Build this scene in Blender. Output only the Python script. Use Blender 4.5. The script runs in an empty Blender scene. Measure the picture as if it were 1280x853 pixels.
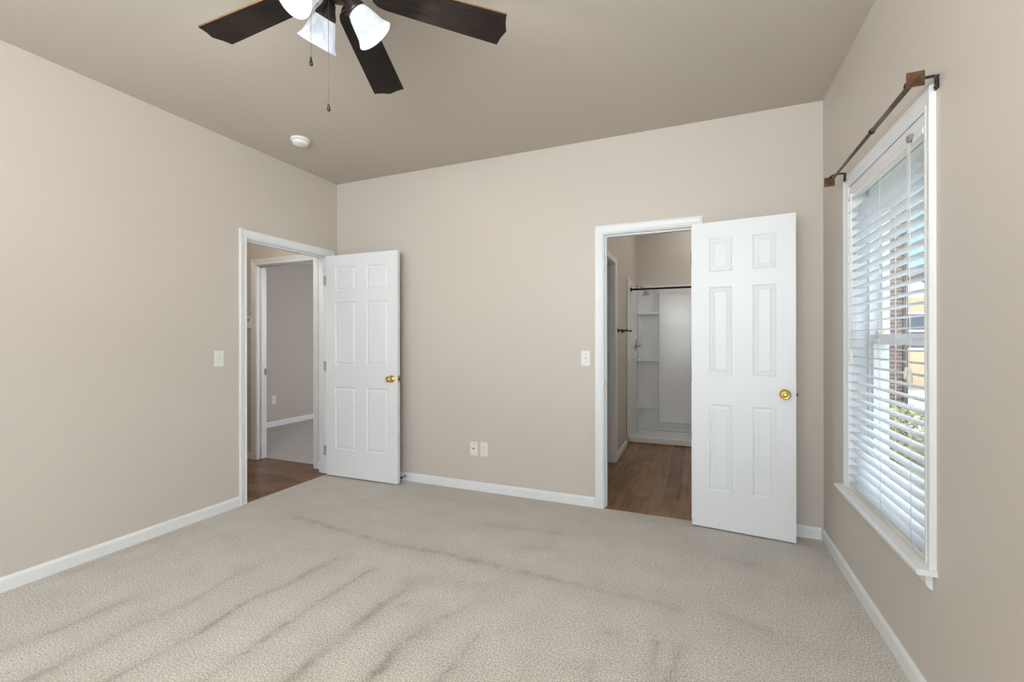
import bpy, bmesh, math, random
from mathutils import Vector, Matrix, noise

# ------------------------------------------------------------------ scene, camera, light
S = bpy.context.scene
COL = S.collection
R = math.radians
PI = math.pi
random.seed(7)

CAM_Z = 1.25
F_PX, YAW, PITCH, ROLL = 559.03, 0.392889, 0.000386, -0.001358
cam_data = bpy.data.cameras.new('camera')
cam_data.sensor_width = 36.0
cam_data.lens = F_PX / 1280 * 36.0
cam_data.shift_y = -(426.5 - 425.43) / 1280
cam_data.clip_start = 0.02
cam = bpy.data.objects.new('camera', cam_data)
COL.objects.link(cam)
fw = Vector((-math.sin(YAW) * math.cos(PITCH), math.cos(YAW) * math.cos(PITCH), math.sin(PITCH)))
rt = Vector((math.cos(YAW), math.sin(YAW), 0))
up = rt.cross(fw)
r2 = rt * math.cos(ROLL) + up * math.sin(ROLL)
u2 = r2.cross(fw)
m = Matrix.Identity(4)
for i in range(3):
    m[i][0], m[i][1], m[i][2] = r2[i], u2[i], -fw[i]
m[2][3] = CAM_Z
cam.matrix_world = m
S.camera = cam

S.view_settings.view_transform = 'Standard'
S.view_settings.look = 'None'
S.view_settings.gamma = 1.0
S.view_settings.exposure = 0.42
S.view_settings.use_curve_mapping = False
S.cycles.max_bounces = 10
S.cycles.diffuse_bounces = 6
S.cycles.sample_clamp_indirect = 6.0

# sky: pale at the horizon, light blue higher up
W = bpy.data.worlds.new('sky')
S.world = W
W.use_nodes = True
wn = W.node_tree.nodes
wl = W.node_tree.links
tc = wn.new('ShaderNodeTexCoord')
sx = wn.new('ShaderNodeSeparateXYZ')
rp = wn.new('ShaderNodeValToRGB')
_e = rp.color_ramp.elements   # bright haze low down, a band of blue, white cloud overhead
_e[0].position = 0.0
_e[0].color = (0.55, 0.58, 0.60, 1)
_e[1].position = 0.50
_e[1].color = (0.97, 0.99, 1.0, 1)
for _p, _c in ((0.07, (0.36, 0.42, 0.48, 1)), (0.13, (0.17, 0.255, 0.35, 1)), (0.36, (0.14, 0.225, 0.33, 1))):
    _k = _e.new(_p)
    _k.color = _c
wl.new(tc.outputs['Generated'], sx.inputs[0])
wl.new(sx.outputs['Z'], rp.inputs[0])
wl.new(rp.outputs[0], wn['Background'].inputs['Color'])
wn['Background'].inputs['Strength'].default_value = 3.5


def area_light(name, loc, aim, sx_, sy_, power, col=(1, 1, 1)):
    d = bpy.data.lights.new(name, 'AREA')
    d.shape = 'RECTANGLE'
    d.size, d.size_y = sx_, sy_
    d.energy = power
    d.color = col
    o = bpy.data.objects.new(name, d)
    COL.objects.link(o)
    o.location = loc
    o.rotation_euler = (Vector(aim) - Vector(loc)).to_track_quat('-Z', 'Y').to_euler()
    return o


def point_light(name, loc, power, radius, col=(1, 1, 1), parent=None):
    d = bpy.data.lights.new(name, 'POINT')
    d.energy = power
    d.shadow_soft_size = radius
    d.color = col
    o = bpy.data.objects.new(name, d)
    COL.objects.link(o)
    o.location = loc
    if parent:
        o.parent = parent
    return o


# room dimensions (metres, camera above the origin)
XL, XR, YB, YF, H = -3.203, 0.729, 3.332, -1.45, 2.7505
XH = -3.32          # hall side of the left wall
YK = 3.447          # bathroom side of the back wall
YHALL = 3.307       # hall end wall
XBATH = -0.778      # bathroom left wall

# lamps: added fill behind the camera and in the hall; far room, bathroom
area_light('daylight_front_window', (-2.2, YF - 0.25, 1.45), (-2.6, 2.0, 1.25), 1.5, 1.5, 12, (0.93, 0.97, 1.0))  # added fill light outside a made-up window behind the camera
area_light('daylight_front_window', (-0.2, YF - 0.25, 1.45), (-2.9, 1.0, 1.35), 1.5, 1.5, 47, (0.93, 0.97, 1.0))  # stronger added fill, outside the other made-up window
area_light('ceiling_bounce', (-0.6, -0.6, 1.95), (-0.55, -0.3, 2.7), 1.8, 0.8, 60, (0.95, 0.97, 1.0))  # added unseen area light aimed up, fills the room off the ceiling
area_light('daylight_far_room', (-2.35, 5.6, 1.5), (-5.6, 4.9, 1.2), 1.3, 1.4, 35, (0.88, 0.94, 1.0))
point_light('hall_lamp', (-3.45, 2.35, 2.5), 14, 0.12, (1.0, 0.93, 0.84))  # unseen light added to brighten the hall and its door jamb
point_light('shower_lamp', (0.12, 5.86, 2.66), 3.6, 0.09, (1.0, 0.98, 0.95))
point_light('bathroom_lamp', (0.72, 4.95, 2.45), 9.5, 0.10, (1.0, 0.96, 0.91))


# ------------------------------------------------------------------ materials
def new_mat(name):
    mt = bpy.data.materials.new(name)
    mt.use_nodes = True
    nt = mt.node_tree
    b = nt.nodes['Principled BSDF']
    return mt, nt, b


def simple(name, col, rough=0.5, metal=0.0, spec=0.5, noise_amt=0.0, scale=30, bump=0.0, bscale=200):
    mt, nt, b = new_mat(name)
    b.inputs['Base Color'].default_value = (*col, 1)
    b.inputs['Roughness'].default_value = rough
    b.inputs['Metallic'].default_value = metal
    b.inputs['Specular IOR Level'].default_value = spec
    t = nt.nodes.new('ShaderNodeTexCoord')
    if noise_amt:
        n = nt.nodes.new('ShaderNodeTexNoise')
        n.inputs['Scale'].default_value = scale
        n.inputs['Detail'].default_value = 4
        nt.links.new(t.outputs['Object'], n.inputs['Vector'])
        r_ = nt.nodes.new('ShaderNodeValToRGB')
        a, c = 1 - noise_amt, 1 + noise_amt
        r_.color_ramp.elements[0].position = 0.3
        r_.color_ramp.elements[1].position = 0.7
        r_.color_ramp.elements[0].color = (*[min(1, k * a) for k in col], 1)
        r_.color_ramp.elements[1].color = (*[min(1, k * c) for k in col], 1)
        nt.links.new(n.outputs['Fac'], r_.inputs[0])
        nt.links.new(r_.outputs[0], b.inputs['Base Color'])
    if bump:
        n2 = nt.nodes.new('ShaderNodeTexNoise')
        n2.inputs['Scale'].default_value = bscale
        n2.inputs['Detail'].default_value = 3
        nt.links.new(t.outputs['Object'], n2.inputs['Vector'])
        bp = nt.nodes.new('ShaderNodeBump')
        bp.inputs['Strength'].default_value = bump
        bp.inputs['Distance'].default_value = 0.002
        nt.links.new(n2.outputs['Fac'], bp.inputs['Height'])
        nt.links.new(bp.outputs[0], b.inputs['Normal'])
    return mt


WALL_C = (0.602, 0.557, 0.508)
M_wall = simple('beige_wall_paint', WALL_C, 0.42, spec=0.3, noise_amt=0.012, scale=2.0, bump=0.05, bscale=90)
M_ceil = simple('taupe_ceiling_paint', (0.53, 0.487, 0.425), 0.8, spec=0.2, noise_amt=0.01, scale=2.0, bump=0.06, bscale=120)
M_far = simple('grey_beige_wall_paint', (0.53, 0.47, 0.43), 0.6, spec=0.3, noise_amt=0.01, scale=2.0)
M_white = simple('white_trim_paint', (0.785, 0.81, 0.83), 0.33, spec=0.45, noise_amt=0.01, scale=8)
M_door = simple('white_door_paint', (0.79, 0.825, 0.855), 0.38, spec=0.45, bump=0.04, bscale=160)
M_slat = simple('white_blind_slat', (0.85, 0.88, 0.93), 0.4, spec=0.4, noise_amt=0.01, scale=40)
_nt = M_slat.node_tree
_tl = _nt.nodes.new('ShaderNodeBsdfTranslucent')
_tl.inputs[0].default_value = (0.86, 0.88, 0.90, 1)
_mx = _nt.nodes.new('ShaderNodeMixShader')
_mx.inputs[0].default_value = 0.42
_nt.links.new(_nt.nodes['Principled BSDF'].outputs[0], _mx.inputs[1])
_nt.links.new(_tl.outputs[0], _mx.inputs[2])
_nt.links.new(_mx.outputs[0], _nt.nodes['Material Output'].inputs[0])
M_rail = simple('cream_blind_rail', (0.72, 0.69, 0.61), 0.45)
M_cord = simple('white_cord', (0.80, 0.78, 0.72), 0.8)
M_vinyl = simple('white_vinyl', (0.78, 0.79, 0.80), 0.35)
M_plast = simple('white_plastic', (0.80, 0.80, 0.78), 0.35)
M_tan = simple('ivory_plastic', (0.66, 0.60, 0.48), 0.45)
M_slot = simple('dark_slot', (0.02, 0.02, 0.02), 0.6)
M_steel = simple('satin_nickel', (0.42, 0.41, 0.40), 0.35, 1.0)
M_chrome = simple('chrome', (0.62, 0.63, 0.65), 0.14, 1.0)
M_hinge = simple('painted_hinge', (0.55, 0.55, 0.54), 0.4, 0.3)
M_brass = simple('polished_brass', (0.72, 0.50, 0.16), 0.22, 1.0, noise_amt=0.05, scale=60)
M_bronze = simple('oil_rubbed_bronze', (0.045, 0.036, 0.034), 0.38, 0.6, noise_amt=0.2, scale=30)
M_rod = simple('brushed_bronze', (0.17, 0.13, 0.10), 0.35, 0.8, noise_amt=0.15, scale=50)
M_finial = simple('copper_bronze', (0.16, 0.085, 0.045), 0.35, 0.7, noise_amt=0.3, scale=45)
M_black = simple('black_rubber', (0.012, 0.012, 0.012), 0.6)
M_dmetal = simple('black_metal', (0.018, 0.018, 0.02), 0.4, 0.5)
M_acryl = simple('white_acrylic', (0.72, 0.73, 0.73), 0.2, spec=0.5, noise_amt=0.006, scale=3)
M_edge = simple('blade_edge_wood', (0.20, 0.105, 0.045), 0.5, noise_amt=0.2, scale=60)
M_bark = simple('bark', (0.10, 0.07, 0.05), 0.9, noise_amt=0.3, scale=25)
M_soil = simple('dry_lawn', (0.26, 0.25, 0.17), 0.95, noise_amt=0.35, scale=9, bump=0.6, bscale=60)
M_drive = simple('pale_concrete', (0.62, 0.60, 0.56), 0.9, noise_amt=0.06, scale=6)
M_roof = simple('shingle', (0.16, 0.15, 0.15), 0.9, noise_amt=0.3, scale=20)
M_leaf = simple('yellow_green_leaf', (0.42, 0.40, 0.20), 0.6, noise_amt=0.35, scale=14)
M_leafd = simple('dark_green_leaf', (0.11, 0.115, 0.075), 0.6, noise_amt=0.35, scale=14)


def glass_mat():
    mt, nt, b = new_mat('window_glass')
    nt.nodes.remove(b)
    tr = nt.nodes.new('ShaderNodeBsdfTransparent')
    tr.inputs[0].default_value = (0.93, 0.95, 0.95, 1)
    gl = nt.nodes.new('ShaderNodeBsdfGlossy')
    gl.inputs['Roughness'].default_value = 0.02
    lw = nt.nodes.new('ShaderNodeLayerWeight')
    lw.inputs['Blend'].default_value = 0.5
    pw = nt.nodes.new('ShaderNodeMath'); pw.operation = 'POWER'; pw.inputs[1].default_value = 5.0
    nt.links.new(lw.outputs['Facing'], pw.inputs[0])
    fr = nt.nodes.new('ShaderNodeMath'); fr.operation = 'MULTIPLY_ADD'
    fr.inputs[1].default_value = 0.3; fr.inputs[2].default_value = 0.02
    nt.links.new(pw.outputs[0], fr.inputs[0])
    mx = nt.nodes.new('ShaderNodeMixShader')
    nt.links.new(fr.outputs[0], mx.inputs[0])
    nt.links.new(tr.outputs[0], mx.inputs[1])
    nt.links.new(gl.outputs[0], mx.inputs[2])
    nt.links.new(mx.outputs[0], nt.nodes['Material Output'].inputs[0])
    return mt


def carpet_mat(name, c_dark, c_light, attr=False):
    mt, nt, b = new_mat(name)
    N, L = nt.nodes.new, nt.links.new
    t = N('ShaderNodeTexCoord')
    n1 = N('ShaderNodeTexNoise'); n1.inputs['Scale'].default_value = 145; n1.inputs['Detail'].default_value = 3
    n2 = N('ShaderNodeTexNoise'); n2.inputs['Scale'].default_value = 5; n2.inputs['Detail'].default_value = 5
    n3 = N('ShaderNodeTexNoise'); n3.inputs['Scale'].default_value = 60; n3.inputs['Detail'].default_value = 3
    for n in (n1, n2, n3):
        L(t.outputs['Object'], n.inputs['Vector'])
    r1 = N('ShaderNodeValToRGB')
    r1.color_ramp.elements[0].position = 0.34
    r1.color_ramp.elements[1].position = 0.64
    r1.color_ramp.elements[0].color = (*c_dark, 1)
    r1.color_ramp.elements[1].color = (*c_light, 1)
    L(n1.outputs['Fac'], r1.inputs[0])
    r2_ = N('ShaderNodeValToRGB')
    r2_.color_ramp.elements[0].position = 0.35
    r2_.color_ramp.elements[1].position = 0.65
    r2_.color_ramp.elements[0].color = (0.92, 0.92, 0.92, 1)
    r2_.color_ramp.elements[1].color = (1, 1, 1, 1)
    L(n2.outputs['Fac'], r2_.inputs[0])
    mx = N('ShaderNodeMix'); mx.data_type = 'RGBA'; mx.blend_type = 'MULTIPLY'
    mx.inputs[0].default_value = 1
    L(r1.outputs[0], mx.inputs[6]); L(r2_.outputs[0], mx.inputs[7])
    out = mx.outputs[2]
    if attr:   # pile brushed the other way along the vacuum cleaner's tracks
        a = N('ShaderNodeAttribute'); a.attribute_name = 'pile'
        ml = N('ShaderNodeMath'); ml.operation = 'MULTIPLY'; ml.inputs[1].default_value = 1.0
        L(a.outputs['Fac'], ml.inputs[0])
        m2 = N('ShaderNodeMix'); m2.data_type = 'RGBA'; m2.blend_type = 'MULTIPLY'
        m2.inputs[7].default_value = (0.58, 0.56, 0.535, 1)
        L(ml.outputs[0], m2.inputs[0]); L(out, m2.inputs[6])
        out = m2.outputs[2]
    L(out, b.inputs['Base Color'])
    b.inputs['Roughness'].default_value = 0.95
    b.inputs['Specular IOR Level'].default_value = 0.1
    b.inputs['Sheen Weight'].default_value = 0.15
    ad = N('ShaderNodeMath'); ad.operation = 'ADD'
    L(n1.outputs['Fac'], ad.inputs[0]); L(n3.outputs['Fac'], ad.inputs[1])
    bp = N('ShaderNodeBump'); bp.inputs['Strength'].default_value = 0.5; bp.inputs['Distance'].default_value = 0.006
    L(ad.outputs[0], bp.inputs['Height'])
    L(bp.outputs[0], b.inputs['Normal'])
    return mt


def plank_mat(name, rot, cols, rough=0.35):
    mt, nt, b = new_mat(name)
    N, L = nt.nodes.new, nt.links.new
    t = N('ShaderNodeTexCoord')
    mp = N('ShaderNodeMapping'); mp.inputs['Rotation'].default_value = (0, 0, rot)
    L(t.outputs['Object'], mp.inputs['Vector'])
    br = N('ShaderNodeTexBrick')
    br.inputs['Scale'].default_value = 1.0
    br.inputs['Brick Width'].default_value = 1.1
    br.inputs['Row Height'].default_value = 0.125
    br.inputs['Mortar Size'].default_value = 0.0012
    br.inputs['Color1'].default_value = (0, 0, 0, 1)
    br.inputs['Color2'].default_value = (1, 1, 1, 1)
    br.inputs['Mortar'].default_value = (0.25, 0.25, 0.25, 1)
    br.offset = 0.37
    L(mp.outputs[0], br.inputs['Vector'])
    mp2 = N('ShaderNodeMapping'); mp2.inputs['Scale'].default_value = (1.2, 11, 1)
    L(mp.outputs[0], mp2.inputs['Vector'])
    n = N('ShaderNodeTexNoise'); n.inputs['Scale'].default_value = 2.2; n.inputs['Detail'].default_value = 7
    n.inputs['Roughness'].default_value = 0.62
    L(mp2.outputs[0], n.inputs['Vector'])
    n2 = N('ShaderNodeTexNoise'); n2.inputs['Scale'].default_value = 7; n2.inputs['Detail'].default_value = 4
    L(mp.outputs[0], n2.inputs['Vector'])
    a1 = N('ShaderNodeMath'); a1.operation = 'MULTIPLY_ADD'; a1.inputs[1].default_value = 0.22
    L(br.outputs['Color'], a1.inputs[0]); L(n.outputs['Fac'], a1.inputs[2])
    a2 = N('ShaderNodeMath'); a2.operation = 'MULTIPLY_ADD'; a2.inputs[1].default_value = 0.35
    L(n2.outputs['Fac'], a2.inputs[0]); L(a1.outputs[0], a2.inputs[2])
    rp_ = N('ShaderNodeValToRGB')
    e = rp_.color_ramp.elements
    e[0].position = 0.50; e[0].color = (*cols[0], 1)
    e[1].position = 0.92; e[1].color = (*cols[2], 1)
    k = e.new(0.70); k.color = (*cols[1], 1)
    L(a2.outputs[0], rp_.inputs[0])
    L(rp_.outputs[0], b.inputs['Base Color'])
    b.inputs['Roughness'].default_value = rough
    b.inputs['Specular IOR Level'].default_value = 0.4
    return mt


def wood_dark():
    mt, nt, b = new_mat('espresso_blade_wood')
    N, L = nt.nodes.new, nt.links.new
    t = N('ShaderNodeTexCoord')
    mp = N('ShaderNodeMapping'); mp.inputs['Scale'].default_value = (4, 60, 4)
    L(t.outputs['Object'], mp.inputs[0])
    n = N('ShaderNodeTexNoise'); n.inputs['Scale'].default_value = 2; n.inputs['Detail'].default_value = 6
    L(mp.outputs[0], n.inputs['Vector'])
    r_ = N('ShaderNodeValToRGB')
    r_.color_ramp.elements[0].position = 0.35; r_.color_ramp.elements[0].color = (0.009, 0.006, 0.005, 1)
    r_.color_ramp.elements[1].position = 0.7; r_.color_ramp.elements[1].color = (0.026, 0.018, 0.014, 1)
    L(n.outputs['Fac'], r_.inputs[0]); L(r_.outputs[0], b.inputs['Base Color'])
    b.inputs['Roughness'].default_value = 0.6
    b.inputs['Specular IOR Level'].default_value = 0.25
    return mt


def shade_mat():
    mt, nt, b = new_mat('alabaster_glass_lit')
    N, L = nt.nodes.new, nt.links.new
    t = N('ShaderNodeTexCoord')
    n = N('ShaderNodeTexNoise'); n.inputs['Scale'].default_value = 14; n.inputs['Detail'].default_value = 5
    n.inputs['Distortion'].default_value = 1.6
    L(t.outputs['Object'], n.inputs['Vector'])
    r_ = N('ShaderNodeValToRGB')
    r_.color_ramp.elements[0].position = 0.3; r_.color_ramp.elements[0].color = (0.40, 0.47, 0.58, 1)
    r_.color_ramp.elements[1].position = 0.62; r_.color_ramp.elements[1].color = (0.78, 0.80, 0.83, 1)
    L(n.outputs['Fac'], r_.inputs[0])
    b.inputs['Base Color'].default_value = (0.20, 0.215, 0.24, 1)
    L(r_.outputs[0], b.inputs['Emission Color'])
    b.inputs['Emission Strength'].default_value = 0.66
    b.inputs['Roughness'].default_value = 0.3
    b.inputs['Subsurface Weight'].default_value = 0.0
    return mt


def emit(name, col, s):
    mt, nt, b = new_mat(name)
    b.inputs['Base Color'].default_value = (*col, 1)
    b.inputs['Emission Color'].default_value = (*col, 1)
    b.inputs['Emission Strength'].default_value = s
    return mt


def brick_mat(name, c1, c2, mortar):
    mt, nt, b = new_mat(name)
    N, L = nt.nodes.new, nt.links.new
    t = N('ShaderNodeTexCoord')
    mp = N('ShaderNodeMapping'); mp.inputs['Rotation'].default_value = (R(90), 0, 0)
    L(t.outputs['Object'], mp.inputs[0])
    br = N('ShaderNodeTexBrick')
    br.inputs['Scale'].default_value = 1
    br.inputs['Brick Width'].default_value = 0.2
    br.inputs['Row Height'].default_value = 0.067
    br.inputs['Mortar Size'].default_value = 0.009
    br.inputs['Color1'].default_value = (*c1, 1)
    br.inputs['Color2'].default_value = (*c2, 1)
    br.inputs['Mortar'].default_value = (*mortar, 1)
    L(mp.outputs[0], br.inputs['Vector'])
    L(br.outputs['Color'], b.inputs['Base Color'])
    b.inputs['Roughness'].default_value = 0.9
    return mt


def siding_mat(name, col):
    mt, nt, b = new_mat(name)
    N, L = nt.nodes.new, nt.links.new
    t = N('ShaderNodeTexCoord')
    w = N('ShaderNodeTexWave'); w.bands_direction = 'Z'; w.wave_profile = 'SAW'
    w.inputs['Scale'].default_value = 2.0
    L(t.outputs['Object'], w.inputs['Vector'])
    bp = N('ShaderNodeBump'); bp.inputs['Strength'].default_value = 0.5; bp.inputs['Distance'].default_value = 0.02
    L(w.outputs['Fac'], bp.inputs['Height']); L(bp.outputs[0], b.inputs['Normal'])
    b.inputs['Base Color'].default_value = (*col, 1)
    b.inputs['Roughness'].default_value = 0.7
    return mt


M_glass = glass_mat()
M_carpet = carpet_mat('beige_carpet', (0.385, 0.358, 0.325), (0.745, 0.705, 0.655), True)
M_carpet2 = carpet_mat('grey_carpet', (0.36, 0.34, 0.32), (0.56, 0.54, 0.52))
M_hallwood = plank_mat('hall_wood_planks', 0.0, ((0.055, 0.026, 0.014), (0.14, 0.062, 0.030), (0.26, 0.125, 0.06)), 0.32)
M_bathwood = plank_mat('bathroom_wood_planks', R(90), ((0.105, 0.055, 0.028), (0.215, 0.118, 0.060), (0.34, 0.195, 0.10)), 0.38)
M_blade = wood_dark()
M_shade = shade_mat()
M_bulb = emit('lit_bulb', (1.0, 0.97, 0.92), 2.5)
M_brick = brick_mat('brown_brick', (0.20, 0.125, 0.098), (0.27, 0.175, 0.14), (0.40, 0.37, 0.34))
M_siding = siding_mat('pale_siding', (0.66, 0.69, 0.73))
M_orange = siding_mat('tan_siding', (0.70, 0.50, 0.33))


# ------------------------------------------------------------------ mesh helpers
class MB:
    def __init__(self):
        self.v, self.f, self.mi, self.sm = [], [], [], []

    def quad(self, pts, mi=0, smooth=False):
        b = len(self.v)
        self.v += [tuple(p) for p in pts]
        self.f.append(tuple(range(b, b + len(pts))))
        self.mi.append(mi)
        self.sm.append(smooth)
        return self

    def box(self, x0, x1, y0, y1, z0, z1, mi=0):
        x0, x1 = min(x0, x1), max(x0, x1)
        y0, y1 = min(y0, y1), max(y0, y1)
        z0, z1 = min(z0, z1), max(z0, z1)
        b = len(self.v)
        self.v += [(x0, y0, z0), (x1, y0, z0), (x1, y1, z0), (x0, y1, z0),
                   (x0, y0, z1), (x1, y0, z1), (x1, y1, z1), (x0, y1, z1)]
        for q in ((0, 3, 2, 1), (4, 5, 6, 7), (0, 1, 5, 4), (1, 2, 6, 5), (2, 3, 7, 6), (3, 0, 4, 7)):
            self.f.append(tuple(b + i for i in q))
            self.mi.append(mi)
            self.sm.append(False)
        return self

    def lathe(self, prof, n=24, mat=None, mi=0, caps=True):
        """prof: (radius, height) along local +z, placed by matrix mat"""
        mat = mat or Matrix.Identity(4)
        b = len(self.v)
        for r_, h_ in prof:
            for k in range(n):
                a = 2 * PI * k / n
                self.v.append(tuple(mat @ Vector((r_ * math.cos(a), r_ * math.sin(a), h_))))
        for i in range(len(prof) - 1):
            for k in range(n):
                k2 = (k + 1) % n
                self.f.append((b + i * n + k, b + i * n + k2, b + (i + 1) * n + k2, b + (i + 1) * n + k))
                self.mi.append(mi)
                self.sm.append(True)
        if caps:
            self.f.append(tuple(b + k for k in reversed(range(n)))); self.mi.append(mi); self.sm.append(False)
            e = b + (len(prof) - 1) * n
            self.f.append(tuple(e + k for k in range(n))); self.mi.append(mi); self.sm.append(False)
        return self

    def tube(self, pts, r, n=12, mi=0):
        pts = [Vector(p) for p in pts]
        rr = r if isinstance(r, (list, tuple)) else [r] * len(pts)
        b = len(self.v)
        ref = None
        for i, p in enumerate(pts):
            d = (pts[min(i + 1, len(pts) - 1)] - pts[max(i - 1, 0)]).normalized()
            if ref is None:
                ref = Vector((0, 0, 1)) if abs(d.z) < 0.9 else Vector((1, 0, 0))
            a = (ref - d * ref.dot(d)).normalized()
            ref = a
            c = d.cross(a)
            for k in range(n):
                t = 2 * PI * k / n
                self.v.append(tuple(p + (a * math.cos(t) + c * math.sin(t)) * rr[i]))
        for i in range(len(pts) - 1):
            for k in range(n):
                k2 = (k + 1) % n
                self.f.append((b + i * n + k, b + i * n + k2, b + (i + 1) * n + k2, b + (i + 1) * n + k))
                self.mi.append(mi)
                self.sm.append(True)
        self.f.append(tuple(b + k for k in reversed(range(n)))); self.mi.append(mi); self.sm.append(False)
        e = b + (len(pts) - 1) * n
        self.f.append(tuple(e + k for k in range(n))); self.mi.append(mi); self.sm.append(False)
        return self

    def prism(self, outline, z0, z1, mi=0, mi_side=None):
        """outline in local xy, extruded in z"""
        n = len(outline)
        b = len(self.v)
        self.v += [(x, y, z0) for x, y in outline] + [(x, y, z1) for x, y in outline]
        self.f.append(tuple(b + i for i in reversed(range(n)))); self.mi.append(mi); self.sm.append(False)
        self.f.append(tuple(b + n + i for i in range(n))); self.mi.append(mi); self.sm.append(False)
        for i in range(n):
            j = (i + 1) % n
            self.f.append((b + i, b + j, b + n + j, b + n + i))
            self.mi.append(mi if mi_side is None else mi_side)
            self.sm.append(False)
        return self

    def xf(self, mat):
        self.v = [tuple(mat @ Vector(p)) for p in self.v]
        return self

    def build(self, name, mats, parent=None, bevel=0.0, recalc=True):
        me = bpy.data.meshes.new(name)
        me.from_pydata(self.v, [], self.f)
        if not isinstance(mats, (list, tuple)):
            mats = [mats]
        for mm in mats:
            me.materials.append(mm)
        for p, k, s in zip(me.polygons, self.mi, self.sm):
            p.material_index = k
            p.use_smooth = s
        if recalc:
            bm = bmesh.new()
            bm.from_mesh(me)
            bmesh.ops.recalc_face_normals(bm, faces=bm.faces)
            bm.to_mesh(me)
            bm.free()
        me.update()
        o = bpy.data.objects.new(name, me)
        COL.objects.link(o)
        if parent:
            o.parent = parent
        if bevel:
            bv = o.modifiers.new('bevel', 'BEVEL')
            bv.width = bevel
            bv.segments = 2
            bv.limit_method = 'ANGLE'
        return o


def tag(o, label, cat, group=None, kind=None):
    o['label'] = label
    o['category'] = cat
    if group:
        o['group'] = group
    if kind:
        o['kind'] = kind
    return o


def empty(name, loc=(0, 0, 0), rz=0.0):
    o = bpy.data.objects.new(name, None)
    o.empty_display_size = 0.1
    o.location = loc
    o.rotation_euler = (0, 0, rz)
    COL.objects.link(o)
    return o


def struct(name, mb, mat, label, cat, parent=None, bevel=0.0):
    o = mb.build(name, mat, parent, bevel)
    return tag(o, label, cat, kind='structure')


def copy_tree(o, parent=None):
    c = o.copy()
    COL.objects.link(c)
    if parent:
        c.parent = parent
    for ch in list(o.children):
        copy_tree(ch, c)
    return c


def axis_mat(origin, d):
    q = Vector(d).normalized().to_track_quat('Z', 'Y')
    return Matrix.Translation(Vector(origin)) @ q.to_matrix().to_4x4()


# ------------------------------------------------------------------ room shell
DL = (2.400, 3.222, 2.035)      # left door opening: y0, y1, top
DR = (-0.640, -0.028, 2.035)    # right door opening: x0, x1, top
WIN = (1.960, 2.797, 0.470, 2.035)  # side window: y0, y1, z0, z1

struct('wall_left', MB().box(XH, XL, YF, DL[0] - 0.02, 0, H).box(XH, XL, DL[1] + 0.02, YHALL, 0, H)
       .box(XH, XL, DL[0] - 0.02, DL[1] + 0.02, DL[2] + 0.02, H), M_wall,
       'long beige wall on the left with the white light switch and hall doorway', 'wall')
struct('wall_back', MB().box(XH, DR[0] - 0.02, YB, YK, 0, H).box(DR[1] + 0.02, XR, YB, YK, 0, H)
       .box(DR[0] - 0.02, DR[1] + 0.02, YB, YK, DR[2] + 0.02, H).box(XH, XL, YHALL, YB, 0, H), M_wall,
       'beige back wall between the two open doors', 'wall')
XO = XR + 0.16
WO = 0.0155
struct('wall_right', MB().box(XR, XO, YF, WIN[0] - WO, 0, H).box(XR, XO, WIN[1] + WO, YK, 0, H)
       .box(XR, XO, WIN[0] - WO, WIN[1] + WO, 0, WIN[2] - 0.004).box(XR, XO, WIN[0] - WO, WIN[1] + WO, WIN[3] + WO, H), M_wall,
       'beige wall on the right holding the window', 'wall')
fwm = MB()
fwm.box(XH, XO, YF - 0.12, YF, 0, 0.6).box(XH, XO, YF - 0.12, YF, 2.2, H)
for a, b in ((XH, -2.95), (-1.45, -1.05), (0.45, XO)):
    fwm.box(a, b, YF - 0.12, YF, 0.6, 2.2)
struct('wall_front', fwm, M_wall, 'beige wall with two windows behind the camera', 'wall')
for i, (a, b) in enumerate(((-2.95, -1.45), (-1.05, 0.45))):  # both windows are made up, openings for the added fill lights
    w = MB()
    for c in (a, b - 0.05):
        w.box(c, c + 0.05, YF - 0.10, YF - 0.04, 0.6, 2.2)
    for z in (0.6, 1.375, 2.15):
        w.box(a + 0.05, b - 0.05, YF - 0.10, YF - 0.04, z, z + 0.05)
    wo = struct('window_%d' % (i + 2), w, M_vinyl, ['white window behind the camera, nearer the left wall', 'white window behind the camera, nearer the right wall'][i], 'window')
    MB().box(a + 0.045, b - 0.045, YF - 0.072, YF - 0.068, 0.645, 2.155).build('pane', M_glass, wo)

struct('ceiling', MB().box(XH, XO, YF - 0.12, YK, H, H + 0.1), M_ceil, 'plain taupe ceiling above the bedroom', 'ceiling')

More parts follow.
